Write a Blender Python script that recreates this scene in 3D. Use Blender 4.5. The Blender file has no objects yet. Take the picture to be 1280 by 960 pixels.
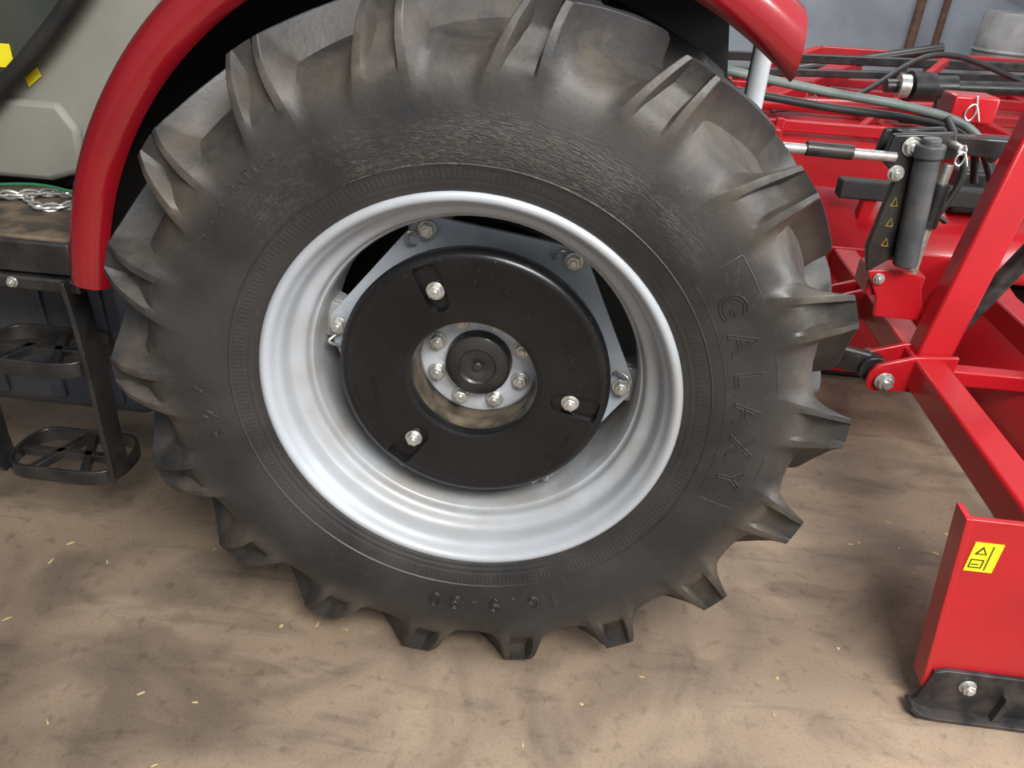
import bpy, bmesh, random
import numpy as np
from math import *
from mathutils import Vector, Matrix
random.seed(4)
S=bpy.context.scene
COL=S.collection
# ------------------------------------------------------------------ materials
def mat(name, c1, c2=None, rough=.5, metal=0., scale=8., bump=0., bscale=60., rough2=None, spec=.5, coat=0., speck=None, det=5., lo=.4, hi=.65):
    m=bpy.data.materials.new(name); m.use_nodes=True
    nt=m.node_tree; N=nt.nodes; L=nt.links
    b=N['Principled BSDF']
    b.inputs['Metallic'].default_value=metal
    b.inputs['Specular IOR Level'].default_value=spec
    b.inputs['Coat Weight'].default_value=coat
    b.inputs['Coat Roughness'].default_value=.12
    tc=N.new('ShaderNodeTexCoord')
    n=N.new('ShaderNodeTexNoise'); n.inputs['Scale'].default_value=scale; n.inputs['Detail'].default_value=det
    L.new(tc.outputs['Object'],n.inputs['Vector'])
    r=N.new('ShaderNodeValToRGB'); r.color_ramp.elements[0].position=lo; r.color_ramp.elements[1].position=hi
    r.color_ramp.elements[0].color=(*c1,1); r.color_ramp.elements[1].color=(*(c2 or c1),1)
    L.new(n.outputs['Fac'],r.inputs['Fac'])
    col=r.outputs['Color']
    if speck:
        v=N.new('ShaderNodeTexNoise'); v.inputs['Scale'].default_value=speck[0]; v.inputs['Detail'].default_value=3
        L.new(tc.outputs['Object'],v.inputs['Vector'])
        rr=N.new('ShaderNodeValToRGB'); rr.color_ramp.elements[0].position=speck[1]; rr.color_ramp.elements[1].position=speck[1]+.05
        L.new(v.outputs['Fac'],rr.inputs['Fac'])
        mx=N.new('ShaderNodeMix'); mx.data_type='RGBA'
        L.new(rr.outputs['Color'],mx.inputs['Factor']); L.new(col,mx.inputs['A']); mx.inputs['B'].default_value=(*speck[2],1)
        col=mx.outputs['Result']
    L.new(col,b.inputs['Base Color'])
    if rough2 is not None:
        mr=N.new('ShaderNodeMapRange'); mr.inputs['From Min'].default_value=.35; mr.inputs['From Max'].default_value=.65
        mr.inputs['To Min'].default_value=rough; mr.inputs['To Max'].default_value=rough2
        L.new(n.outputs['Fac'],mr.inputs['Value']); L.new(mr.outputs['Result'],b.inputs['Roughness'])
    else: b.inputs['Roughness'].default_value=rough
    if bump:
        n2=N.new('ShaderNodeTexNoise'); n2.inputs['Scale'].default_value=bscale; n2.inputs['Detail'].default_value=4
        L.new(tc.outputs['Object'],n2.inputs['Vector'])
        bp=N.new('ShaderNodeBump'); bp.inputs['Strength'].default_value=bump; bp.inputs['Distance'].default_value=.002
        L.new(n2.outputs['Fac'],bp.inputs['Height']); L.new(bp.outputs['Normal'],b.inputs['Normal'])
    return m
RED=mat('red_paint',(.47,.008,.015),(.40,.009,.014),rough=.34,coat=.35,scale=5,bump=.05,bscale=90)
REDF=mat('fender_red_paint',(.26,.006,.012),(.21,.005,.010),rough=.2,coat=.9,scale=3)
BLK=mat('black_paint',(.012,.012,.013),(.03,.027,.024),rough=.3,rough2=.5,scale=12,coat=.2,speck=(220,.70,(.2,.18,.16)))
WGT=mat('cast_black_paint',(.005,.005,.006),(.008,.008,.009),rough=.28,rough2=.38,scale=7,spec=.4,coat=.1,bump=.04,bscale=160,speck=(300,.70,(.16,.155,.15)))
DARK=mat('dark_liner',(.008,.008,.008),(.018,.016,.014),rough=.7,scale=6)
SILV=mat('rim_silver_paint',(.43,.46,.50),(.36,.375,.39),rough=.42,metal=.15,scale=4,bump=.03)
SILD=mat('disc_silver_paint',(.46,.51,.57),(.36,.39,.43),rough=.4,metal=.15,scale=9)
ZINC=mat('zinc_bolt',(.62,.62,.60),(.45,.44,.40),rough=.3,metal=.7,scale=60)
HUBC=mat('hub_plate_paint',(.62,.66,.72),(.48,.50,.53),rough=.35,metal=.2,scale=25)
DIRT=mat('rusty_machined_ring',(.17,.135,.09),(.045,.038,.03),rough=.5,metal=.3,scale=20)
GREY=mat('cab_grey_plastic',(.25,.245,.21),(.21,.205,.175),rough=.6,scale=4)
TANK=mat('tank_plastic',(.035,.042,.06),(.06,.06,.065),rough=.45,scale=5,bump=.2)
GLS=mat('tinted_door_glass',(.03,.035,.03),(.05,.055,.045),rough=.15,scale=3)
YEL=mat('yellow_decal',(.85,.72,.02),(.8,.68,.02),rough=.4)
MATD=mat('dusty_mat',(.05,.04,.03),(.16,.115,.075),rough=.85,scale=18,bump=.6,bscale=120)
CYL=mat('dark_grey_cylinder',(.045,.05,.055),(.08,.08,.08),rough=.45,scale=15)
HOSE=mat('grey_green_hose',(.13,.16,.145),(.07,.085,.078),rough=.5,scale=10)
HOSB=mat('black_hose',(.015,.015,.015),(.03,.03,.03),rough=.5)
SHOE=mat('cutting_shoe_steel',(.02,.02,.022),(.07,.06,.055),rough=.45,scale=20,metal=.3)
GOLD=mat('gold_decal',(.6,.4,.08),None,rough=.5)
RUST=mat('rusty_post',(.10,.05,.035),(.16,.09,.06),rough=.8,scale=12)
STRAW=mat('straw',(.55,.42,.2),(.4,.28,.12),rough=.9)

def mathfn(N,L):
    def M(op,a,b_=None,c=None):
        n=N.new('ShaderNodeMath');n.operation=op
        for i,v in enumerate((a,b_,c)):
            if v is None: continue
            if isinstance(v,(int,float)): n.inputs[i].default_value=v
            else: L.new(v,n.inputs[i])
        return n.outputs[0]
    return M
def rubber():
    m=mat('tyre_rubber',(.016,.016,.0165),(.036,.033,.031),rough=.42,rough2=.62,scale=5,det=8,lo=.35,hi=.72)
    nt=m.node_tree;N=nt.nodes;L=nt.links;b=N['Principled BSDF']
    tc=[n for n in N if n.type=='TEX_COORD'][0]
    sp=N.new('ShaderNodeSeparateXYZ');L.new(tc.outputs['Object'],sp.inputs[0])
    M=mathfn(N,L)
    def sm(v,a,b_):
        n=N.new('ShaderNodeMapRange');n.interpolation_type='SMOOTHSTEP';n.inputs['From Min'].default_value=a;n.inputs['From Max'].default_value=b_
        L.new(v,n.inputs['Value']);return n.outputs['Result']
    x=sp.outputs[0];z=sp.outputs[2]
    r=M('SQRT',M('ADD',M('MULTIPLY',x,x),M('MULTIPLY',z,z)))
    th=M('ARCTAN2',z,x)
    rings=M('SINE',M('MULTIPLY',r,2*pi/.011))
    k1=M('MULTIPLY',M('LESS_THAN',r,.432),M('MULTIPLY',rings,.3))
    ticks=M('MULTIPLY',M('SINE',M('MULTIPLY',th,300.)),M('MULTIPLY',M('LESS_THAN',r,.447),M('GREATER_THAN',r,.430)))
    n2=N.new('ShaderNodeTexNoise');n2.inputs['Scale'].default_value=70;n2.inputs['Detail'].default_value=8;n2.inputs['Roughness'].default_value=.7
    L.new(tc.outputs['Object'],n2.inputs['Vector'])
    cb=N.new('ShaderNodeCombineXYZ');L.new(M('MULTIPLY',th,10.),cb.inputs[0]);L.new(M('MULTIPLY',r,80.),cb.inputs[1])
    n3=N.new('ShaderNodeTexNoise');n3.inputs['Scale'].default_value=2.0;n3.inputs['Detail'].default_value=7;n3.inputs['Distortion'].default_value=2.0
    L.new(cb.outputs[0],n3.inputs['Vector'])
    n4=N.new('ShaderNodeTexNoise');n4.inputs['Scale'].default_value=5.;n4.inputs['Detail'].default_value=4
    L.new(tc.outputs['Object'],n4.inputs['Vector'])
    top=sm(M('DIVIDE',z,r),.45,.9)
    patch=M('MULTIPLY',top,sm(n4.outputs['Fac'],.36,.54))
    band=M('MULTIPLY',M('MULTIPLY',sm(r,.445,.455),M('SUBTRACT',1.,sm(r,.50,.56))),patch)
    h=M('ADD',M('ADD',k1,M('MULTIPLY',ticks,.2)),M('ADD',M('MULTIPLY',n2.outputs['Fac'],.9),M('MULTIPLY',M('MULTIPLY',n3.outputs['Fac'],band),3.2)))
    bp=N.new('ShaderNodeBump');bp.inputs['Strength'].default_value=.5;bp.inputs['Distance'].default_value=.002
    L.new(h,bp.inputs['Height']);L.new(bp.outputs['Normal'],b.inputs['Normal'])
    src=b.inputs['Base Color'].links[0].from_socket
    n6=N.new('ShaderNodeTexNoise');n6.inputs['Scale'].default_value=7;n6.inputs['Detail'].default_value=9;n6.inputs['Roughness'].default_value=.65
    L.new(tc.outputs['Object'],n6.inputs['Vector'])
    shoulder=M('MULTIPLY',sm(r,.54,.62),M('SUBTRACT',1.,sm(r,.67,.705)))
    fac=M('ADD',M('MULTIPLY',M('MULTIPLY',shoulder,sm(n6.outputs['Fac'],.36,.64)),.7),M('MULTIPLY',M('MULTIPLY',band,sm(n3.outputs['Fac'],.5,.62)),.5))
    fac=M('ADD',fac,M('MULTIPLY',sm(n2.outputs['Fac'],.55,.72),.28))
    mx=N.new('ShaderNodeMix');mx.data_type='RGBA';mx.clamp_factor=True
    L.new(fac,mx.inputs['Factor']);L.new(src,mx.inputs['A']);mx.inputs['B'].default_value=(.085,.069,.053,1)
    L.new(mx.outputs['Result'],b.inputs['Base Color'])
    return m
RUB=rubber()
def dusty_rim(m):
    nt=m.node_tree;N=nt.nodes;L=nt.links;b=N['Principled BSDF'];M=mathfn(N,L)
    tc=[n for n in N if n.type=='TEX_COORD'][0]
    src=b.inputs['Base Color'].links[0].from_socket
    n=N.new('ShaderNodeTexNoise');n.inputs['Scale'].default_value=11;n.inputs['Detail'].default_value=8
    L.new(tc.outputs['Object'],n.inputs['Vector'])
    sp=N.new('ShaderNodeSeparateXYZ');L.new(tc.outputs['Object'],sp.inputs[0])
    a=N.new('ShaderNodeMapRange');a.inputs['From Min'].default_value=.02;a.inputs['From Max'].default_value=.12;L.new(sp.outputs[1],a.inputs['Value'])
    c=N.new('ShaderNodeMapRange');c.inputs['From Min'].default_value=.38;c.inputs['From Max'].default_value=.62;L.new(n.outputs['Fac'],c.inputs['Value'])
    f=M('MULTIPLY',M('MULTIPLY',a.outputs[0],c.outputs[0]),.6)
    mx=N.new('ShaderNodeMix');mx.data_type='RGBA';L.new(f,mx.inputs['Factor']);L.new(src,mx.inputs['A']);mx.inputs['B'].default_value=(.25,.21,.16,1)
    L.new(mx.outputs['Result'],b.inputs['Base Color'])
dusty_rim(SILV)

# ------------------------------------------------------------------ helpers
def finish(o,parent,smooth=40,bev=0.,seg=2):
    COL.objects.link(o)
    if parent is not None:
        o.parent=parent
    if bev:
        md=o.modifiers.new('bev','BEVEL');md.width=bev;md.segments=seg;md.limit_method='ANGLE';md.angle_limit=radians(35);md.harden_normals=False
    if smooth:
        for p in o.data.polygons:p.use_smooth=True
        try:o.data.set_sharp_from_angle(angle=radians(smooth))
        except Exception:pass
    return o
def mk(name,v,f,m,parent=None,smooth=40,bev=0.,seg=2):
    if parent is not None and parent.location.length>0:
        L=parent.location; v=[(a[0]-L.x,a[1]-L.y,a[2]-L.z) for a in v]
    me=bpy.data.meshes.new(name);me.from_pydata([tuple(map(float,a)) for a in v],[],f);me.update()
    bm=bmesh.new();bm.from_mesh(me);bmesh.ops.recalc_face_normals(bm,faces=bm.faces);bm.to_mesh(me);bm.free()
    me.materials.append(m)
    return finish(bpy.data.objects.new(name,me),parent,smooth,bev,seg)
def empty(name,loc):
    e=bpy.data.objects.new(name,None);e.location=loc;e.empty_display_size=.1;COL.objects.link(e);return e
C=Vector((0,0,.71))
def lathe(name,prof,m,parent,n=128,c=C,closed=False,smooth=40,a0=0,a1=2*pi):
    full=abs(a1-a0-2*pi)<1e-6
    cols=n if full else n+1
    v=[];f=[];k=len(prof)
    for i in range(cols):
        a=a0+(a1-a0)*i/n
        for (y,r) in prof: v.append((c[0]+r*cos(a),c[1]+y,c[2]+r*sin(a)))
    for i in range(n):
        j=(i+1)%cols
        for q in range(k if closed else k-1):
            q2=(q+1)%k
            f.append((i*k+q,i*k+q2,j*k+q2,j*k+q))
    return mk(name,v,f,m,parent,smooth)
def box(name,c,s,m,parent,rot=(0,0,0),bev=.004):
    from mathutils import Euler
    R=Euler(rot).to_matrix()
    v=[];
    for x in(-.5,.5):
        for y in(-.5,.5):
            for z in(-.5,.5): v.append(tuple(Vector(c)+R@Vector((x*s[0],y*s[1],z*s[2]))))
    f=[(0,1,3,2),(4,6,7,5),(0,4,5,1),(2,3,7,6),(0,2,6,4),(1,5,7,3)]
    return mk(name,v,f,m,parent,40,bev)
def beam(name,p0,p1,w,h,m,parent,bev=.006,up=(0,0,1)):
    p0=Vector(p0);p1=Vector(p1);d=(p1-p0).normalized()
    s=d.cross(Vector(up))
    if s.length<1e-3:s=d.cross(Vector((0,1,0)))
    s.normalize();u=s.cross(d)
    v=[]
    for p in(p0,p1):
        for a,b in((-1,-1),(1,-1),(1,1),(-1,1)): v.append(tuple(p+s*a*w/2+u*b*h/2))
    f=[(0,1,2,3),(4,7,6,5),(0,4,5,1),(1,5,6,2),(2,6,7,3),(3,7,4,0)]
    return mk(name,v,f,m,parent,40,bev)
def prism(name,poly,y0,y1,m,parent,bev=.003,axis='y'):
    n=len(poly);v=[]
    for y in(y0,y1):
        for p in poly:
            v.append((p[0],y,p[1]) if axis=='y' else ((y,p[0],p[1]) if axis=='x' else (p[0],p[1],y)))
    f=[tuple(range(n)),tuple(range(2*n-1,n-1,-1))]+[(i,(i+1)%n,n+(i+1)%n,n+i) for i in range(n)]
    return mk(name,v,f,m,parent,40,bev)
def smoothpath(pts,n=8,closed=False):
    P=[Vector(p) for p in pts];out=[];k=len(P)
    rng=range(k if closed else k-1)
    for i in rng:
        if closed:a,b,c,d=P[(i-1)%k],P[i],P[(i+1)%k],P[(i+2)%k]
        else:a,b,c,d=P[max(i-1,0)],P[i],P[i+1],P[min(i+2,k-1)]
        for j in range(n):
            t=j/n
            out.append(.5*((2*b)+(c-a)*t+(2*a-5*b+4*c-d)*t*t+(3*b-a-3*c+d)*t**3))
    if not closed:out.append(P[-1])
    return out
def tube(name,pts,r,m,parent,n=12,closed=False,sm=0,flat=None):
    P=smoothpath(pts,sm,closed) if sm else [Vector(p) for p in pts]
    k=len(P);v=[];f=[];prev=None
    for i,p in enumerate(P):
        if closed:t=(P[(i+1)%k]-P[(i-1)%k])
        else:t=P[min(i+1,k-1)]-P[max(i-1,0)]
        t.normalize()
        if prev is None:
            s=t.cross(Vector((0,0,1)))
            if s.length<.05:s=t.cross(Vector((0,1,0)))
        else:s=prev-t*prev.dot(t)
        s.normalize();prev=s;u=t.cross(s)
        for j in range(n):
            a=2*pi*j/n
            v.append(tuple(p+s*cos(a)*r+u*sin(a)*r))
    for i in range(k if closed else k-1):
        i2=(i+1)%k
        for j in range(n):
            f.append((i*n+j,i*n+(j+1)%n,i2*n+(j+1)%n,i2*n+j))
    if not closed:
        f.append(tuple(range(n)));f.append(tuple(range((k-1)*n,k*n)))
    return mk(name,v,f,m,parent,50)
def cyl(name,p0,p1,r,m,parent,n=32,bev=.002,r1=None):
    p0=Vector(p0);p1=Vector(p1);d=(p1-p0).normalized();s=d.orthogonal().normalized();u=d.cross(s)
    v=[]
    for p,rr in((p0,r),(p1,r if r1 is None else r1)):
        for j in range(n):
            a=2*pi*j/n;v.append(tuple(p+s*cos(a)*rr+u*sin(a)*rr))
    f=[tuple(range(n)),tuple(range(2*n-1,n-1,-1))]+[(i,(i+1)%n,n+(i+1)%n,n+i) for i in range(n)]
    return mk(name,v,f,m,parent,40,bev)
def bolt(name,p,parent,s=.014,d=(0,-1,0),m=None,stud=True):
    m=m or ZINC
    p=Vector(p);d=Vector(d).normalized()
    cyl(name+'_washer',p,p+d*.004,s*1.25,m,parent,24,.0008)
    cyl(name+'_head',p+d*.004,p+d*(.004+s*.75),s,m,parent,6,.0015)
    if stud:cyl(name+'_stud',p+d*(.004+s*.7),p+d*(.004+s*1.1),s*.5,m,parent,16,.001)

# ------------------------------------------------------------------ TYRE / WHEEL
W=empty('tractor_wheel',C)
rows=[# by, br, ty, tr, wt, wb, th, rec
(.012,.388,.012,.388,.045,.055,0,0),
(-.006,.402,-.006,.402,.045,.055,0,0),
(-.018,.425,-.018,.425,.045,.055,0,0),
(-.030,.46,-.030,.46,.045,.055,0,0),
(-.036,.50,-.036,.50,.045,.055,0,0),
(-.036,.54,-.036,.54,.045,.055,0,0),
(-.032,.570,-.035,.573,.048,.066,0,0),
(-.023,.598,-.036,.610,.044,.066,-.01,.30),
(-.010,.619,-.032,.645,.039,.064,-.02,.65),
(.007,.634,-.022,.682,.034,.059,-.035,.60),
(.019,.641,-.007,.7085,.030,.052,-.05,0),
(.036,.645,.012,.7095,.027,.045,-.075,0),
(.07,.650,.06,.711,.024,.038,-.14,0),
(.11,.654,.11,.712,.023,.034,-.22,0),
(.15,.657,.15,.713,.022,.033,-.29,0),
(.166,.658,.160,.690,.020,.033,-.31,0),
(.178,.659,.178,.661,.020,.03,-.32,0)]
RW=np.array(rows)
def cr(A,n):
    k=len(A);out=[]
    for i in range(k-1):
        a,b,c,d=A[max(i-1,0)],A[i],A[i+1],A[min(i+2,k-1)]
        for j in range(n):
            t=j/n;out.append(.5*((2*b)+(c-a)*t+(2*a-5*b+4*c-d)*t*t+(3*b-a-3*c+d)*t**3))
    out.append(A[-1]);return np.array(out)
RR=cr(RW,3)
for i in range(len(RR)):
    t=i/3.
    if 9<=t<=12:
        k=int(min(floor(t),11));u=t-k
        RR[i,2]=RW[k,2]*(1-u)+RW[k+1,2]*u;RR[i,3]=RW[k,3]*(1-u)+RW[k+1,3]*u
    if 9<t<=10: RR[i,7]=.58 if t<9.4 else (.5 if t<9.9 else 0)
    if t>10: RR[i,7]=0
YC=.178
def tyre_half(mirror,phase):
    v=[];f=[];P=radians(20);ncol=None
    for by,br,ty,tr,wt,wb,th,rec in RR:
        row=[]
        rec=max(0,min(rec,1))
        for k in range(18):
            ac=phase+k*P+th
            rr=max(br,.56)
            w1=wt*.55+wb*.45
            cs=[(-wb,.07),(-w1,.40),(-wt,.97),(-(wt-.002),1),(-.66*wt,1),(-.54*wt,1-rec),(0,1-rec),(.54*wt,1-rec),(.66*wt,1),(wt-.002,1),(wt,.97),(w1,.40),(wb,.07)]
            for c,h in cs: row.append((ac+c/rr,h,0))
            a_=ac+wb/rr;b_=ac+P-wb/rr
            for q in range(1,8):
                t=q/8.;e=abs(2*t-1)
                row.append((a_+(b_-a_)*t,.07*e**2,(1-e*e)))
        ncol=len(row)
        for a,h,sc in row:
            y=by+h*(ty-by);r=br+h*(tr-br)-.006*sc*max(0,min(1,(br-.60)/.03))*max(0,min(1,(.66-br)/.01+.2))
            x=r*cos(a);z=max(r*sin(a),-.7085)
            if mirror:y=2*YC-y
            v.append((C[0]+x,C[1]+y,C[2]+z))
    for j in range(len(RR)-1):
        for i in range(ncol):
            i2=(i+1)%ncol
            f.append((j*ncol+i,j*ncol+i2,(j+1)*ncol+i2,(j+1)*ncol+i))
    return v,f
ph=radians(-78.65)+.05
v1,f1=tyre_half(False,ph);v2,f2=tyre_half(True,ph+radians(10))
o=len(v1)
mk('tyre',v1+v2,f1+[tuple(i+o for i in q) for q in f2],RUB,W,smooth=28)
def side_y(r): return float(np.interp(r,RR[:,1],RR[:,0]))
def polar_text(name,txt,amid,r0,size,step,outline=True,m=None,yoff=.0004,depth=.0013,flat_y=None,parent=W):
    m=m or RUB
    n=len(txt)
    allv=[];allf=[]
    for i,ch in enumerate(txt):
        if ch==' ':continue
        cu=bpy.data.curves.new('t','FONT');cu.body=ch;cu.size=size;cu.align_x='CENTER'
        if outline: cu.fill_mode='NONE';cu.bevel_depth=depth;cu.bevel_resolution=1
        else: cu.extrude=depth
        cu.resolution_u=4
        ob=bpy.data.objects.new('t',cu);COL.objects.link(ob)
        dg=bpy.context.evaluated_depsgraph_get();dg.update()
        me=bpy.data.meshes.new_from_object(ob.evaluated_get(dg))
        a0=amid-(i-(n-1)/2)*step
        off=len(allv)
        for vv in me.vertices:
            r=r0+vv.co.y;a=a0-vv.co.x/r
            yy=(side_y(r) if flat_y is None else flat_y)-yoff-vv.co.z
            allv.append((C[0]+r*cos(a),C[1]+yy,C[2]+r*sin(a)))
        for p in me.polygons: allf.append(tuple(off+q for q in p.vertices))
        bpy.data.objects.remove(ob)
    return mk(name,allv,allf,m,parent,40)
polar_text('raised_brand_lettering','GALAXY',radians(10),.495,.066,radians(8),depth=.0015)
polar_text('raised_size_lettering','16.9-30',radians(-81),.487,.050,radians(5.0),depth=.0020)
polar_text('raised_code_lettering','R24',radians(188),.495,.045,radians(6),depth=.0015)
polar_text('raised_small_lettering','10 PLY RATING',radians(138),.545,.022,radians(1.9),depth=.0007)
def arcpanel(name,a0,a1,ra,rb):
    pts=[]
    for i in range(41):
        a=a0+(a1-a0)*i/40;pts.append((a,rb))
    for i in range(6):pts.append((a1,rb+(ra-rb)*(i+1)/7))
    for i in range(41):
        a=a1+(a0-a1)*i/40;pts.append((a,ra))
    for i in range(6):pts.append((a0,ra+(rb-ra)*(i+1)/7))
    tube(name,[(r*cos(a),side_y(r)+.0002,C[2]+r*sin(a)) for a,r in pts],.0012,RUB,W,6,True)
arcpanel('lettering_panel_edge',radians(-17),radians(38),.478,.566)
lathe('sidewall_ring',[(side_y(.455)+.002,.452),(side_y(.455)-.002,.455),(side_y(.458)+.002,.459)],RUB,W,180)

# rim
rim=[(.006,.392),(.010,.402),(.006,.4065),(-.002,.408),(-.010,.405),(-.014,.399),(-.013,.392),(-.006,.386),(.006,.381),(.014,.376),(.022,.372),(.040,.369),(.052,.366),(.060,.358),(.066,.347),(.074,.341),(.084,.340),(.092,.336),(.100,.330),(.16,.327),(.23,.327),(.262,.333),(.28,.352),(.30,.368),(.335,.374),(.35,.384),(.358,.398),(.366,.404),(.360,.409),(.350,.402),(.34,.39),(.30,.38),(.27,.37),(.25,.345),(.17,.337),(.10,.339),(.085,.35),(.07,.365),(.05,.376),(.02,.384)]
lathe('rim',cr(np.array(rim),2).tolist(),SILV,W,160,closed=True,smooth=50)
BA=[radians(a) for a in(-4,54,111,169,-127,-64)]
BS=sorted([(b%(2*pi)) for b in BA])
def disc_r(a):
    a=a%(2*pi)
    for i in range(6):
        p=BS[i];q=BS[(i+1)%6]
        if q<p:q+=2*pi
        aa=a if a>=p else a+2*pi
        if p<=aa<=q:
            mid=(p+q)/2;half=(q-p)/2
            r=.330*cos(half)/cos(aa-mid)
            return min(r,.320)
    return .3
v=[];f=[];n=240
ks=7
for side in(0,.010):
    for i in range(n):
        a=2*pi*i/n;R=disc_r(a)
        for r,y in((.06,.172),(.15,.172),(.175,.178),(.20,.19),(.225,.186),(.245,.165),(R,.150)):
            v.append((r*cos(a),y+side,C[2]+r*sin(a)))
for s in range(2):
    o=s*n*ks
    for i in range(n):
        j=(i+1)%n
        for q in range(ks-1): f.append((o+i*ks+q,o+i*ks+q+1,o+j*ks+q+1,o+j*ks+q))
for i in range(n):
    j=(i+1)%n;f.append((i*ks+ks-1,n*ks+i*ks+ks-1,n*ks+j*ks+ks-1,j*ks+ks-1))
mk('wheel_disc',v,f,SILD,W,45)
for i,a in enumerate(BA):
    ca,sa=cos(a),sin(a)
    p=Vector((.300*ca,.148,C[2]+.300*sa))
    bolt('disc_bolt_%d'%i,p,W,.015)
    t=Vector((-sa,0,ca));r=Vector((ca,0,sa))
    for sgn in(-1,1):
        b=Vector((0,.178,C[2]))+t*sgn*.035
        pr=[b+r*.285,b+r*.333,b+r*.333+Vector((0,.05,0)),b+r*.29+Vector((0,.03,0))]
        vv=[];
        for off in(-.005,.005):
            vv+= [tuple(q+t*off) for q in pr]
        mk('rim_lug_%d_%d'%(i,sgn),vv,[(0,1,2,3),(7,6,5,4),(0,4,5,1),(1,5,6,2),(2,6,7,3),(3,7,4,0)],SILV,W,40,.003)
    beam('rim_lug_face_%d'%i,Vector((0,.168,C[2]))+r*.305-t*.04,Vector((0,.168,C[2]))+r*.305+t*.04,.012,.05,SILV,W,.003,up=tuple(r))
    tube('clip_%d'%i,[p+t*.02+Vector((0,-.005,0)),p+t*.032+r*.01+Vector((0,-.02,0)),p+t*.04-r*.012+Vector((0,-.01,0)),p+t*.03-r*.02],.0035,ZINC,W,8,sm=5)
# wheel weight
wp=[(.155,.13),(.10,.128),(.078,.127),(.0725,.129),(.0700,.134),(.0695,.142),(.0700,.165),(.0705,.245),(.068,.252),(.0665,.258),(.069,.266),(.075,.272),(.084,.274),(.105,.272),(.118,.266),(.124,.258),(.128,.252),(.150,.25),(.158,.24),(.158,.14)]
wt=lathe('wheel_weight',wp,WGT,W,160,closed=True,smooth=35)
WA=[radians(a) for a in(113,-9,-128)]
cut_v=[];cut_f=[]
for a in WA:
    r=Vector((cos(a),0,sin(a)));t=Vector((-sin(a),0,cos(a)))
    out=[]
    hw=.024
    for q in range(9):
        b=pi/2+pi*q/8
        out.append((.183+hw*cos(b),hw*sin(b)))
    out+= [(.250,-hw*1.15),(.258,-hw*.8),(.258,hw*.8),(.250,hw*1.15)]
    n=len(out);o=len(cut_v)
    for y in(.04,.082):
        sc=1. if y<.05 else .90
        for (rr,tt) in out: cut_v.append(tuple(r*rr+t*tt*sc+Vector((0,y,0))))
    cut_f+= [tuple(o+i for i in range(n)),tuple(o+i for i in range(2*n-1,n-1,-1))]+[(o+i,o+(i+1)%n,o+n+(i+1)%n,o+n+i) for i in range(n)]
me=bpy.data.meshes.new('cut');me.from_pydata(cut_v,[],cut_f);bm=bmesh.new();bm.from_mesh(me);bmesh.ops.recalc_face_normals(bm,faces=bm.faces);bm.to_mesh(me);bm.free()
cut=bpy.data.objects.new('cut',me);cut.location=C;COL.objects.link(cut)
md=wt.modifiers.new('b','BOOLEAN');md.operation='DIFFERENCE';md.object=cut;md.solver='EXACT'
dg=bpy.context.evaluated_depsgraph_get();dg.update()
nm=bpy.data.meshes.new_from_object(wt.evaluated_get(dg))
wt.modifiers.clear();wt.data=nm;bpy.data.objects.remove(cut)
for p in nm.polygons:p.use_smooth=True
nm.set_sharp_from_angle(angle=radians(35))
if not nm.materials: nm.materials.append(WGT)
md=wt.modifiers.new('bev','BEVEL');md.width=.0022;md.segments=2;md.limit_method='ANGLE';md.angle_limit=radians(50)
for i,a in enumerate(WA):
    bolt('weight_bolt_%d'%i,(.2*cos(a),.082,C[2]+.2*sin(a)),W,.0145)
polar_text('cast_marks_a','40 KG',radians(80),.200,.018,radians(4.5),False,WGT,0,.0016,.0705)
polar_text('cast_marks_b','WA44',radians(22),.195,.020,radians(5),False,WGT,0,.0016,.0705)
polar_text('cast_marks_c','WAM',radians(192),.195,.024,radians(6),False,WGT,0,.0016,.0705)
polar_text('cast_marks_d','MADE IN',radians(-35),.225,.014,radians(3.2),False,WGT,0,.0016,.0705)
# hub
lathe('hub_spacer_ring',[(.170,.1285),(.155,.128),(.150,.1265),(.132,.1265),(.128,.124),(.112,.124),(.108,.1265),(.095,.1265),(.095,.1285)],DIRT,W,96)
lathe('hub_plate',[(.163,.0),(.163,.05),(.163,.120),(.166,.1245),(.175,.125)],HUBC,W,96)
lathe('hub_cap',[(.138,.0),(.138,.014),(.135,.018),(.135,.036),(.131,.040),(.131,.060),(.136,.067),(.148,.069),(.164,.070)],BLK,W,64)
cyl('hub_cap_boss',(0,.138,C[2]),(0,.130,C[2]),.010,BLK,W,24)
for i in range(8):
    a=radians(22+45*i)
    bolt('hub_bolt_%d'%i,(.096*cos(a),.163,C[2]+.096*sin(a)),W,.0155)

# ------------------------------------------------------------------ TRACTOR
T=empty('tractor',(-.6,.9,0))
fp=[(.125,.772),(.108,.779),(.099,.792),(.096,.812),(.100,.832),(.113,.848),(.14,.859),(.18,.864),(.35,.868),(.56,.868)]
def fender_part(name,prof,m,a0,a1,slant=True,n=90):
    v=[];f=[];k=len(prof)
    for i in range(n+1):
        for q,(y,r) in enumerate(prof):
            s0=a0+((r-.80)*.9 if slant else 0)
            aa=s0+(a1-s0)*i/n
            v.append((r*cos(aa),y,C[2]+r*sin(aa)))
    for i in range(n):
        for q in range(k-1): f.append((i*k+q,i*k+q+1,(i+1)*k+q+1,(i+1)*k+q))
    return mk(name,v,f,m,T,50)
fender_part('fender_shell',fp,REDF,radians(51.5),radians(172))
fender_part('fender_liner',[(.127,.775),(.113,.80),(.117,.83),(.138,.850),(.35,.858),(.56,.858)],DARK,radians(52.2),radians(171.5))
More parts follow.
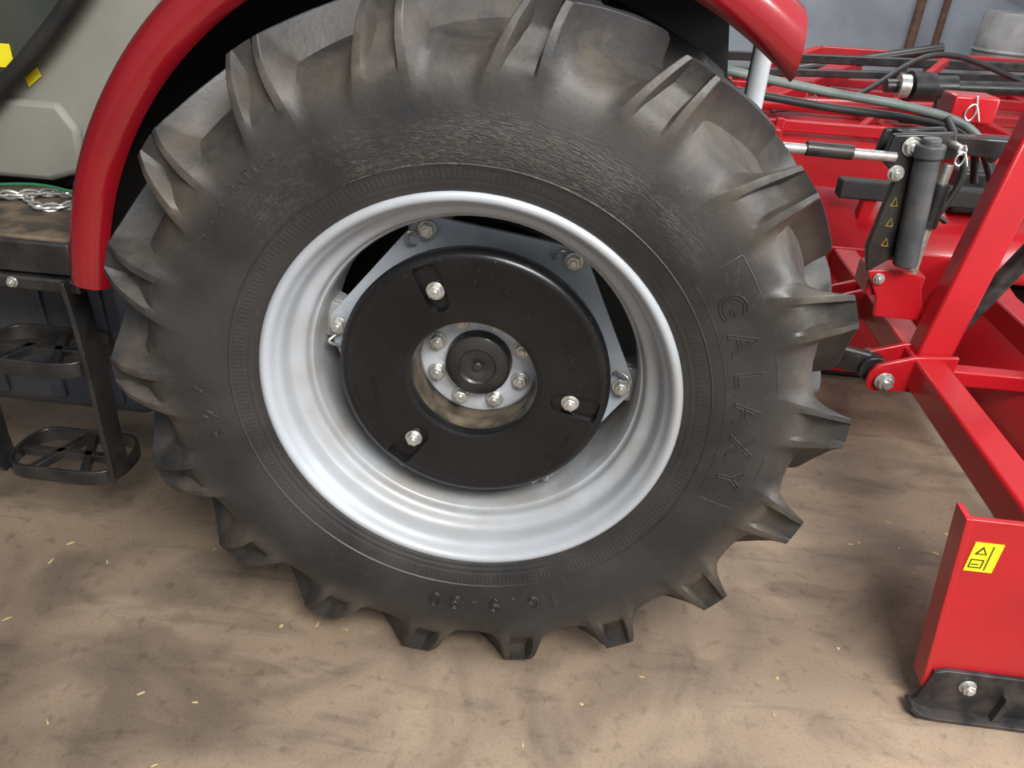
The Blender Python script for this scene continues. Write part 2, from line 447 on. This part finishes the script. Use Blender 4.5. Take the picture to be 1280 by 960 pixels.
def endcap(name,a,m,sl):
    pl=fp+[(.56,.835),(.15,.835),(.135,.81)]
    v=[]
    for d in(0,.010):
        for y,r in pl:
            aa=a+d+((r-.80)*.9 if sl else 0)
            v.append((r*cos(aa),y,C[2]+r*sin(aa)))
    n=len(pl)
    mk(name,v,[tuple(range(n)),tuple(range(2*n-1,n-1,-1))]+[(i,(i+1)%n,n+(i+1)%n,n+i) for i in range(n)],m,T,40)
endcap('fender_rear_edge',radians(51.4),REDF,True)
endcap('fender_front_edge',radians(171.8),REDF,False)
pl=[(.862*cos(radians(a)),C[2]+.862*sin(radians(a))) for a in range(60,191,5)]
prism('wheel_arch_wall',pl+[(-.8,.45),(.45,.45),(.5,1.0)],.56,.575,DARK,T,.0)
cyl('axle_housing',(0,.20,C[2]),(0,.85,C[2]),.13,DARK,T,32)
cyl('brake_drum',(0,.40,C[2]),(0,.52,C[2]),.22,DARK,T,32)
box('transmission_housing',(-.5,1.0,.68),(2.2,.5,.55),DARK,T,bev=.03)
box('rear_lift_housing',(.35,1.0,.95),(.5,.4,.35),DARK,T,bev=.03)
cyl('fender_bracket_tube',(.50,.42,1.05),(.50,.42,1.36),.02,SILV,T)
# fuel tank
box('fuel_tank',(-1.42,.55,.53),(1.08,.36,.44),TANK,T,bev=.05)
for i in range(4):
    box('fuel_tank_rib_%d'%i,(-.98-.16*i,.366,.53),(.035,.012,.34),TANK,T,bev=.005)
# platform
box('platform_floor',(-1.36,.37,.865),(.94,.33,.02),MATD,T,bev=.004)
box('platform_edge',(-1.36,.205,.83),(.94,.02,.075),BLK,T,bev=.006)
box('platform_lower_rail',(-1.36,.20,.772),(.96,.03,.032),BLK,T,bev=.006)
box('platform_panel',(-1.36,.24,.80),(.93,.03,.10),DARK,T,bev=.006)
for x in(-1.03,-1.7): bolt('platform_bolt_%d'%int(-x*100),(x,.184,.775),T,.010)
# steps
for nm_,x in(('step_strap_rear',-.895),('step_strap_front',-1.20)):
    dx=.02 if x>-1 else -.02
    pts=[(x+dx*-.6,.20,.79),(x-dx*.3,.20,.70),(x,.195,.55),(x,.19,.40),(x,.19,.29),(x-dx*.6,.20,.255)]
    P=smoothpath(pts,5)
    v=[];f=[]
    for p in P:
        for a,b in((-.006,-.034),(.006,-.034),(.006,.034),(-.006,.034)): v.append((p.x+a,p.y+b,p.z))
    for i in range(len(P)-1):
        for j in range(4): f.append((i*4+j,i*4+(j+1)%4,i*4+4+(j+1)%4,i*4+4+j))
    f+=[(0,1,2,3),tuple(range(len(v)-4,len(v)))]
    mk(nm_,v,f,BLK,T,40,.002)
def rung(name,z,x0,x1,y0,y1):
    pts=[(x0+.03,y0),((x0+x1)/2,y0-.012),(x1-.03,y0),(x1,(y0+y1)/2),(x1-.03,y1),((x0+x1)/2,y1+.006),(x0+.03,y1),(x0,(y0+y1)/2)]
    P=smoothpath([(a,b,z) for a,b in pts],6,True)
    v=[];f=[];k=len(P)
    cx=sum(p.x for p in P)/k;cy=sum(p.y for p in P)/k
    for p in P:
        for s,dz in((1,-.020),(1,.020),(.955,.020),(.955,-.020)):
            v.append((cx+(p.x-cx)*s,cy+(p.y-cy)*(s if s==1 else .91),z+dz))
    for i in range(k):
        j=(i+1)%k
        for q in range(4): f.append((i*4+q,i*4+(q+1)%4,j*4+(q+1)%4,j*4+q))
    mk(name+'_hoop',v,f,BLK,T,40,.002)
    mx=(x0+x1)/2
    beam(name+'_slat_a',(x0+.01,(y0+y1)/2,z),(x1-.01,(y0+y1)/2,z),.020,.022,BLK,T,.002)
    beam(name+'_slat_b',(mx-.07,y0,z),(mx-.01,y1,z),.020,.022,BLK,T,.002)
    beam(name+'_slat_c',(mx+.07,y0,z),(mx+.0,y1,z),.020,.022,BLK,T,.002)
rung('lower_step',.265,-1.20,-.90,.17,.33)
rung('upper_step',.57,-1.20,-.905,.17,.33)
# cab
prism('cab_lower_panel',[(-1.9,.87),(-.86,.87),(-.80,1.02),(-.74,1.20),(-.60,1.45),(-.60,1.7),(-1.9,1.7)],.56,.60,DARK,T,.01)
prism('cab_side_panel',[(-1.9,.91),(-1.06,.91),(-.985,.96),(-.97,1.05),(-.93,1.06),(-.85,1.17),(-.74,1.40),(-.70,1.7),(-.95,1.7),(-.97,1.33),(-1.30,1.00),(-1.9,1.00)],.52,.56,GREY,T,.012)
prism('cab_trim_panel',[(-1.9,.90),(-1.12,.90),(-1.03,.93),(-1.02,1.03),(-1.06,1.09),(-1.9,1.09)],.50,.53,GREY,T,.014)
prism('cab_door_glass',[(-1.9,.93),(-1.4,.96),(-1.15,1.13),(-.93,1.325),(-.78,1.7),(-1.9,1.7)],.475,.480,GLS,T,.001)
tube('cab_door_frame',[(-1.9,.455,.90),(-1.4,.455,.95),(-1.153,.455,1.123),(-.936,.455,1.315),(-.82,.455,1.47),(-.76,.455,1.75)],.018,DARK,T,10,sm=6)
box('cab_decal_a',(-1.135,.472,1.19),(.035,.002,.05),YEL,T,(0,.0,0),0)
prism('cab_decal_b',[(-1.125,1.118),(-1.09,1.143),(-1.095,1.163),(-1.13,1.138)],.512,.516,YEL,T,0)
tube('grab_handle',[(-.93,.47,.90),(-.955,.44,.97),(-.93,.44,1.05),(-.86,.46,1.12)],.012,BLK,T,10,sm=6)
beam('cab_black_latch',(-.985,.505,1.00),(-.88,.505,1.14),.03,.05,DARK,T,.006)
cp=smoothpath([(-1.25,.36,.885),(-1.15,.42,.885),(-1.05,.36,.885),(-.98,.43,.885),(-1.08,.46,.888),(-1.18,.40,.892),(-1.28,.45,.885)],6)
for i in range(0,len(cp)-1):
    p=cp[i];t=(cp[i+1]-p).normalized();s=t.cross(Vector((0,0,1)));u=Vector((0,0,1))
    if i%2:s=u
    lp=[p+t*.013*cos(a)*1.5+s*.009*sin(a) for a in[2*pi*q/10 for q in range(10)]]
    tube('chain_link_%d'%i,lp,.003,ZINC,T,6,True)
tube('green_cord',[(-1.3,.40,.90),(-1.12,.44,.91),(-.98,.42,.90)],.004,mat('green_cord',(.02,.14,.06)),T,8,sm=5)
# hitch links
beam('lower_lift_arm',(.45,.80,.58),(1.04,.80,.48),.03,.07,BLK,T,.008)
cyl('lower_arm_ball',(1.05,.765,.475),(1.05,.835,.475),.04,BLK,T)
cyl('check_rod',(.45,.86,1.05),(.97,.86,1.045),.013,ZINC,T)
cyl('check_rod_sleeve',(.74,.86,1.05),(.86,.86,1.048),.019,BLK,T)
prism('lift_bracket',[(.95,1.10),(1.10,1.115),(1.12,1.06),(1.065,1.03),(1.06,.90),(1.045,.78),(.985,.73),(.965,.80),(.985,1.0),(.94,1.03)],.86,.885,BLK,T,.004)
prism('lift_bracket_inner',[(.95,1.10),(1.10,1.115),(1.12,1.06),(1.065,1.03),(1.0,1.0),(.94,1.03)],.93,.95,BLK,T,.004)
beam('lift_top_arm',(.97,.91,1.08),(1.40,1.02,1.06),.05,.05,BLK,T,.006)
cyl('levelling_cylinder',(1.035,.83,1.06),(1.065,.83,.77),.031,CYL,T,32,.004)
cyl('levelling_cylinder_cap',(1.033,.83,1.09),(1.035,.83,1.055),.037,CYL,T,24,.005)
cyl('levelling_cylinder_knob',(1.031,.83,1.105),(1.033,.83,1.085),.024,CYL,T,24,.005)
cyl('side_rod',(1.12,.90,1.03),(1.12,.90,.70),.014,ZINC,T)
cyl('side_rod_tube',(1.12,.90,.98),(1.12,.90,.86),.024,BLK,T)
bolt('bracket_bolt_a',(1.0,.858,1.075),T,.020)
bolt('bracket_bolt_b',(.98,.858,1.005),T,.017)
cyl('bracket_pin',(1.10,.80,1.085),(1.10,.96,1.085),.012,ZINC,T)
for i in range(3):
    z=.93-.055*i
    tube('bracket_mark_%d'%i,[(1.000+.004*i,.858,z+.012),(1.009+.004*i,.858,z-.010),(.992+.004*i,.858,z-.010)],.0016,GOLD,T,6,True)
def rclip(name,p,parent,s=1.):
    p=Vector(p)
    tube(name,[p+Vector(q)*s for q in((.0,0,.03),(.008,0,-.0),(.0,0,-.02),(-.012,0,-.012),(-.010,0,.004),(.004,0,.012),(.02,0,-.02))],.0025,ZINC,parent,6,sm=5)
rclip('r_clip_a',(1.10,.795,1.07),T);rclip('r_clip_b',(1.11,.87,.72),T)
tube('hydraulic_hose_a',[(.45,.95,1.22),(.80,1.0,1.17),(1.0,1.0,1.15),(1.18,1.02,1.11),(1.30,1.05,1.02)],.012,HOSE,T,10,sm=8)
tube('hydraulic_hose_b',[(.45,.98,1.17),(.80,1.02,1.13),(1.05,1.05,1.11),(1.22,1.06,1.07),(1.28,1.07,.95)],.011,HOSB,T,10,sm=8)
tube('hydraulic_hose_c',[(1.15,1.05,1.10),(1.14,1.05,.98),(1.17,1.05,.88),(1.24,1.07,.83)],.008,HOSB,T,8,sm=8)
tube('hydraulic_hose_d',[(1.1,1.1,1.12),(1.24,1.1,1.08),(1.36,1.12,.92),(1.40,1.15,.75)],.011,HOSB,T,8,sm=8)
tube('hydraulic_hose_e',[(1.12,1.0,1.13),(1.2,.98,1.0),(1.16,.97,.86),(1.10,.98,.78)],.010,HOSB,T,8,sm=8)

# ------------------------------------------------------------------ BOX BLADE
B=empty('box_blade',(1.4,.8,0))
for nm_,y in(('side_plate_near',.02),('side_plate_far',1.62)):
    prism(nm_,[(.996,.545),(1.055,.10),(1.07,.03),(1.85,.03),(1.85,.40),(1.70,.545)],y,y+.014,RED,B,.002)
    prism(nm_+'_leading_edge',[(.990,.547),(1.004,.547),(1.066,.07),(1.052,.07)],y-.004,y+.05,RED,B,.002)
    sg=-1 if y<1 else 1
    yy=y+(.0 if sg<0 else .014)
    prism(nm_+'_shoe',[(1.062,.125),(1.085,.135),(1.84,.135),(1.84,.004),(1.075,.004),(1.04,.03),(1.05,.045)],min(yy,yy+sg*.012),max(yy,yy+sg*.012),SHOE,B,.002)
    prism(nm_+'_skid',[(1.035,.036),(1.06,.018),(1.09,.012),(1.84,.012),(1.84,.002),(1.085,.002),(1.05,.008),(1.028,.03)],min(yy,yy+sg*.04),max(yy,yy+sg*.04),SHOE,B,.001)
    prism(nm_+'_gusset',[(1.215,.012),(1.235,.012),(1.228,.085),(1.222,.085)],min(yy,yy+sg*.03),max(yy,yy+sg*.03),SHOE,B,.001)
bolt('shoe_bolt_a',(1.14,.007,.098),B,.015);bolt('shoe_bolt_b',(1.45,.007,.098),B,.015)
box('warning_decal',(1.055,.0188,.455),(.056,.002,.074),YEL,B,(0,.0,0),0)
prism('decal_triangle',[(1.034,.463),(1.058,.463),(1.046,.484)],.0170,.0176,DARK,B,0)
prism('decal_triangle_inner',[(1.039,.466),(1.053,.466),(1.046,.478)],.0163,.0169,YEL,B,0)
for a,b,c,d in((1.032,.428,1.058,.430),(1.032,.448,1.058,.450),(1.032,.428,1.034,.450),(1.056,.428,1.058,.450),(1.036,.436,1.050,.438),(1.064,.424,1.066,.486)):
    prism('decal_line_%d'%int(a*1000+b*1000),[(a,b),(c,b),(c,d),(a,d)],.0168,.0176,DARK,B,0)
beam('front_toolbar',(1.17,.034,.50),(1.17,1.62,.50),.085,.085,RED,B,.008)
beam('rear_toolbar',(1.60,.034,.50),(1.60,1.62,.50),.085,.085,RED,B,.008)
v=[];f=[];K=12
for i in range(K+1):
    t=i/K;a=-.9+1.8*t
    x=1.50+.12*(1-cos(a))*1.3;z=.05+.42*t
    v+=[(x,.034,z),(x,1.62,z),(x+.012,.034,z),(x+.012,1.62,z)]
for i in range(K):
    o=i*4;f+=[(o,o+1,o+5,o+4),(o+2,o+6,o+7,o+3),(o,o+4,o+6,o+2),(o+1,o+3,o+7,o+5)]
mk('moldboard',v,f,RED,B,50)
for tag,y in(('near',.72),('far',1.20)):
    for q,dy in enumerate((0,.085)):
        prism('hitch_lug_%s_%d'%(tag,q),[(1.02,.49),(1.035,.515),(1.13,.55),(1.24,.56),(1.24,.44),(1.12,.44),(1.035,.435),(1.02,.45)],y+dy,y+dy+.014,RED,B,.003)
    cyl('hitch_pin_%s'%tag,(1.06,y-.02,.475),(1.06,y+.12,.475),.014,ZINC,B)
    bolt('hitch_pin_head_%s'%tag,(1.06,y-.012,.475),B,.021)
beam('mast_upright_near',(1.18,.78,.50),(1.30,.86,1.20),.075,.095,RED,B,.008,up=(1,0,0))
beam('mast_upright_far',(1.18,1.22,.50),(1.22,1.14,1.12),.075,.06,RED,B,.008,up=(1,0,0))
box('mast_clevis',(1.22,1.13,1.14),(.12,.10,.07),RED,B,bev=.006)
rclip('r_clip_mast',(1.21,1.07,1.14),B,1.3)
beam('rear_brace_near',(1.29,.86,1.15),(1.6,.86,.54),.04,.05,RED,B,.006)
beam('cross_tie_near',(1.19,.86,.44),(1.62,.86,.44),.05,.05,RED,B,.006)
cyl('ratchet_jack',(1.34,1.0,.52),(1.50,1.0,.86),.028,SHOE,B)
prism('hitch_top_plate',[(.985,.735),(1.07,.745),(1.13,.73),(1.18,.60),(1.04,.60),(1.03,.66)],.86,.875,RED,B,.003)
box('hitch_top_block',(1.08,.94,.69),(.15,.12,.07),RED,B,bev=.006)
bolt('hitch_plate_bolt',(1.02,.858,.715),B,.013)

# ------------------------------------------------------------------ BACKGROUND IMPLEMENTS
K2=empty('rotary_cutter',(2.6,4.6,0))
prism('deck',[(1.1,3.7),(4.6,3.7),(4.9,4.4),(4.9,6.2),(1.3,6.2),(1.0,5.0)],.46,.49,RED,K2,.01,axis='z')
prism('deck_front_skirt',[(1.1,.22),(4.6,.22),(4.6,.47),(1.1,.47)],3.69,3.71,RED,K2,.004)
for i in range(5):
    beam('deck_rib_%d'%i,(1.3+.8*i,3.75,.52),(1.3+.8*i,6.1,.52),.07,.07,RED,K2,.008)
for i,y in enumerate((3.95,4.7,5.5,6.1)): beam('deck_cross_rib_%d'%i,(1.15,y,.55),(4.7,y,.55),.07,.07,RED,K2,.008)
beam('deck_hump_beam',(1.3,4.3,.62),(2.2,5.6,.74),.16,.10,RED,K2,.01)
beam('tow_bar_a',(.9,5.1,.80),(4.8,4.5,.98),.07,.06,BLK,K2,.008)
beam('tow_bar_b',(1.0,4.6,.76),(4.8,5.2,.84),.05,.05,BLK,K2,.008)
beam('fold_arm_a',(1.3,5.6,.58),(2.0,5.9,.80),.09,.09,RED,K2,.008)
beam('fold_arm_b',(2.0,5.9,.80),(4.6,6.0,.80),.09,.09,RED,K2,.008)
cyl('fold_ram',(1.5,5.4,.66),(2.8,5.5,.92),.04,BLK,K2)
beam('lift_mast_a',(1.9,4.15,.50),(2.5,4.6,.92),.05,.05,RED,K2,.008)
box('gearbox',(2.35,4.5,.68),(.26,.26,.28),DARK,K2,bev=.03)
cyl('drive_shaft_guard',(1.98,3.7,.86),(2.12,3.73,.865),.085,BLK,K2,r1=.075)
cyl('drive_shaft_guard_b',(2.12,3.73,.865),(2.25,3.75,.87),.062,BLK,K2)
cyl('drive_shaft_ring_a',(1.92,3.7,.86),(1.98,3.7,.86),.065,ZINC,K2)
cyl('drive_shaft',(1.85,3.7,.855),(3.3,3.85,.90),.038,BLK,K2)
beam('drive_shaft_stand',(2.2,3.75,.48),(2.2,3.75,.80),.05,.05,BLK,K2,.005)
tube('cutter_hose',[(1.3,4.0,.62),(1.8,4.1,.72),(2.3,4.3,.98),(2.9,4.4,.86),(3.4,4.2,.66)],.018,HOSB,K2,8,sm=8)
for i,(x,y) in enumerate(((1.35,3.9),(4.3,3.9),(1.5,5.6),(4.4,5.6))):
    cyl('caster_wheel_%d'%i,(x-.06,y,.23),(x+.06,y,.23),.228,DARK,K2,32,.02)
    beam('caster_leg_%d'%i,(x,y,.24),(x,y,.6),.05,.05,RED,K2,.006)
cyl('top_tube_a',(1.2,4.0,.66),(2.6,4.1,.70),.04,RED,K2)
for i in range(3): rclip('r_clip_%d'%i,(1.5+.5*i,3.9,.75),K2,2.2)
F2=empty('flail_mower',(2.0,2.6,0))
v=[];f=[];K=14
for i in range(K+1):
    a=pi*i/K
    y=2.55-.36*cos(a);z=.26+.26*sin(a)
    v+=[(1.25,y,z),(2.9,y,z)]
for i in range(K): f.append((2*i,2*i+1,2*i+3,2*i+2))
hh=mk('mower_hood',v,f,RED,F2,50)
md=hh.modifiers.new('s','SOLIDIFY');md.thickness=.012
for i,x in enumerate((1.25,2.9)):
    prism('hood_end_%d'%i,[(2.91,.03),(2.19,.03),(2.19,.26)]+[(2.55-.36*cos(pi*q/10),.26+.26*sin(pi*q/10)) for q in range(1,10)]+[(2.91,.26)],x-.01,x+.01,RED,F2,.003,axis='x')
beam('mower_frame',(1.3,2.3,.60),(2.9,2.3,.60),.08,.08,DARK,F2,.008)
beam('mower_frame_post_a',(1.45,2.35,.44),(1.45,2.3,.60),.06,.06,RED,F2,.008)
beam('mower_frame_post_b',(2.3,2.35,.44),(2.3,2.3,.60),.06,.06,RED,F2,.008)
cyl('mower_roller',(1.27,2.85,.085),(2.88,2.85,.085),.08,DARK,F2)
box('mower_gearbox',(1.95,2.5,.60),(.24,.24,.2),BLK,F2,bev=.02)
D2=empty('storage_drum',(3.95,6.9,0))
lathe_prof=[(0,0),(.30,0),(.32,.03),(.32,.40),(.335,.42),(.32,.44),(.32,.80),(.335,.82),(.32,.84),(.32,1.1),(.30,1.14),(0,1.14)]
v=[];f=[];n=40;k=len(lathe_prof)
for i in range(n):
    a=2*pi*i/n
    for r,z in lathe_prof: v.append((3.95+r*cos(a),6.9+r*sin(a),z+.001))
for i in range(n):
    j=(i+1)%n
    for q in range(k-1): f.append((i*k+q,i*k+q+1,j*k+q+1,j*k+q))
mk('drum_body',v,f,mat('drum_grey',(.32,.33,.33),(.2,.2,.2),rough=.6,scale=5),D2,35)

# ------------------------------------------------------------------ ROOM
FL=mat('floor_dirty_concrete',(.172,.126,.090),(.325,.245,.172),rough=.5,rough2=.85,scale=1.4,det=9,lo=.3,hi=.66,bump=.4,bscale=45)
nt=FL.node_tree;N=nt.nodes;L=nt.links;b=N['Principled BSDF']
src=b.inputs['Base Color'].links[0].from_socket
tc=[n for n in N if n.type=='TEX_COORD'][0]
def layer(src,scale,rot,nscale,lo,hi,c,fac,dist=.6,det=6):
    mp=N.new('ShaderNodeMapping');mp.inputs['Rotation'].default_value=(0,0,rot);mp.inputs['Scale'].default_value=scale
    L.new(tc.outputs['Object'],mp.inputs['Vector'])
    nn=N.new('ShaderNodeTexNoise');nn.inputs['Scale'].default_value=nscale;nn.inputs['Detail'].default_value=det;nn.inputs['Distortion'].default_value=dist
    L.new(mp.outputs[0],nn.inputs['Vector'])
    rp=N.new('ShaderNodeValToRGB');rp.color_ramp.elements[0].position=lo;rp.color_ramp.elements[0].color=(*c,1);rp.color_ramp.elements[1].position=hi;rp.color_ramp.elements[1].color=(1,1,1,1)
    L.new(nn.outputs['Fac'],rp.inputs['Fac'])
    mx=N.new('ShaderNodeMix');mx.data_type='RGBA';mx.blend_type='MULTIPLY';mx.inputs['Factor'].default_value=fac
    L.new(src,mx.inputs['A']);L.new(rp.outputs['Color'],mx.inputs['B'])
    return mx.outputs['Result']
src=layer(src,(3.0,14,1),.5,1.,.34,.44,(.55,.53,.54),.55)     # smeared tyre marks
src=layer(src,(1,1,1),0,2.0,.38,.54,(.48,.48,.51),.8,1.5,8)   # oil / damp patches
src=layer(src,(1,1,1),0,28,.30,.42,(.62,.58,.55),.6,.3,4)     # small spots
src=layer(src,(1,1,1),0,140,.33,.5,(.80,.78,.76),.7,0,3)      # grain
L.new(src,b.inputs['Base Color'])
mk('floor',[(-6,-5,0),(8,-5,0),(8,8,0),(-6,8,0),(-6,-5,-.1),(8,-5,-.1),(8,8,-.1),(-6,8,-.1)],[(0,1,2,3),(7,6,5,4),(0,4,5,1),(1,5,6,2),(2,6,7,3),(3,7,4,0)],FL,None,0)
WL=mat('wall_painted_metal',(.30,.33,.38),(.22,.24,.28),rough=.6,scale=1.5)
box('wall_back',(1,8.05,2),(14,.1,4),WL,None,bev=0)
PR=empty('wall_pipes',(3.6,7.9,0))
cyl('pipe_a',(3.4,7.92,0),(3.4,7.92,4),.045,RUST,PR)
cyl('pipe_b',(3.65,7.92,0),(3.65,7.92,4),.035,RUST,PR)
tube('wall_cable',[(3.75,7.9,2.2),(3.85,7.9,1.6),(4.2,7.9,1.3),(4.8,7.9,1.15),(5.6,7.9,1.1)],.018,HOSB,PR,8,sm=8)
v=[];f=[]
for i in range(90):
    x=random.uniform(-1.2,1.5);y=random.uniform(-1.0,.9);a=random.uniform(0,pi);l=random.uniform(.003,.011);w=random.uniform(.0015,.004);h=.002
    o=len(v);ca,sa=cos(a),sin(a)
    for q in((-l,-w),(l,-w),(l,w),(-l,w)): v.append((x+q[0]*ca-q[1]*sa,y+q[0]*sa+q[1]*ca,.0005))
    v.append((x,y,h+.001))
    f+=[(o,o+1,o+4),(o+1,o+2,o+4),(o+2,o+3,o+4),(o+3,o,o+4)]
mk('straw_debris',v,f,STRAW,None,0)

# ------------------------------------------------------------------ LIGHT
def area(name,loc,target,sx,sy,e,col):
    l=bpy.data.lights.new(name,'AREA');l.shape='RECTANGLE';l.size=sx;l.size_y=sy;l.energy=e;l.color=col
    o=bpy.data.objects.new(name,l);o.location=loc
    o.rotation_euler=(Vector(target)-Vector(loc)).to_track_quat('-Z','Y').to_euler();COL.objects.link(o)
area('ceiling_light_front',(1.1,-2.1,3.2),(-.3,-.3,.2),1.7,1.0,205,(1,.97,.93))
area('doorway_light_right',(4.6,-.4,2.6),(.8,.3,.5),2.2,2.2,180,(.93,.97,1))
area('ceiling_light_back',(1.8,4.8,3.9),(1.8,4.8,0),3,2,140,(1,.98,.95))
w=bpy.data.worlds.new('world');S.world=w;w.use_nodes=True
N=w.node_tree.nodes;L=w.node_tree.links;bg=N['Background']
tc=N.new('ShaderNodeTexCoord')
dt=N.new('ShaderNodeVectorMath');dt.operation='DOT_PRODUCT';dt.inputs[1].default_value=(.62,-.55,.55)
L.new(tc.outputs['Generated'],dt.inputs[0])
rp=N.new('ShaderNodeValToRGB')
mr=N.new('ShaderNodeMapRange');mr.inputs['From Min'].default_value=-1;mr.inputs['From Max'].default_value=1
L.new(dt.outputs['Value'],mr.inputs['Value']);L.new(mr.outputs['Result'],rp.inputs['Fac'])
e=rp.color_ramp.elements;e[0].position=.32;e[0].color=(.06,.06,.065,1);e[1].position=.95;e[1].color=(.92,.96,1,1)
L.new(rp.outputs['Color'],bg.inputs[0]);bg.inputs[1].default_value=.72
S.view_settings.view_transform='Standard'
# ------------------------------------------------------------------ CAMERA
cx,cy,cz,yaw,pit,rol=.1839,-1.2469,1.4809,.0794,.5258,.0634
F=Vector((-sin(yaw)*cos(pit),cos(yaw)*cos(pit),-sin(pit)));Rt=Vector((cos(yaw),sin(yaw),0));U=Rt.cross(F)
R2=Rt*cos(rol)+U*sin(rol);U2=-Rt*sin(rol)+U*cos(rol)
cam=bpy.data.cameras.new('camera');co=bpy.data.objects.new('camera',cam);COL.objects.link(co)
M=Matrix(((R2.x,U2.x,-F.x,cx),(R2.y,U2.y,-F.y,cy),(R2.z,U2.z,-F.z,cz),(0,0,0,1)))
co.matrix_world=M
cam.sensor_width=36;cam.lens=36*961/1280;cam.clip_start=.02
S.camera=co
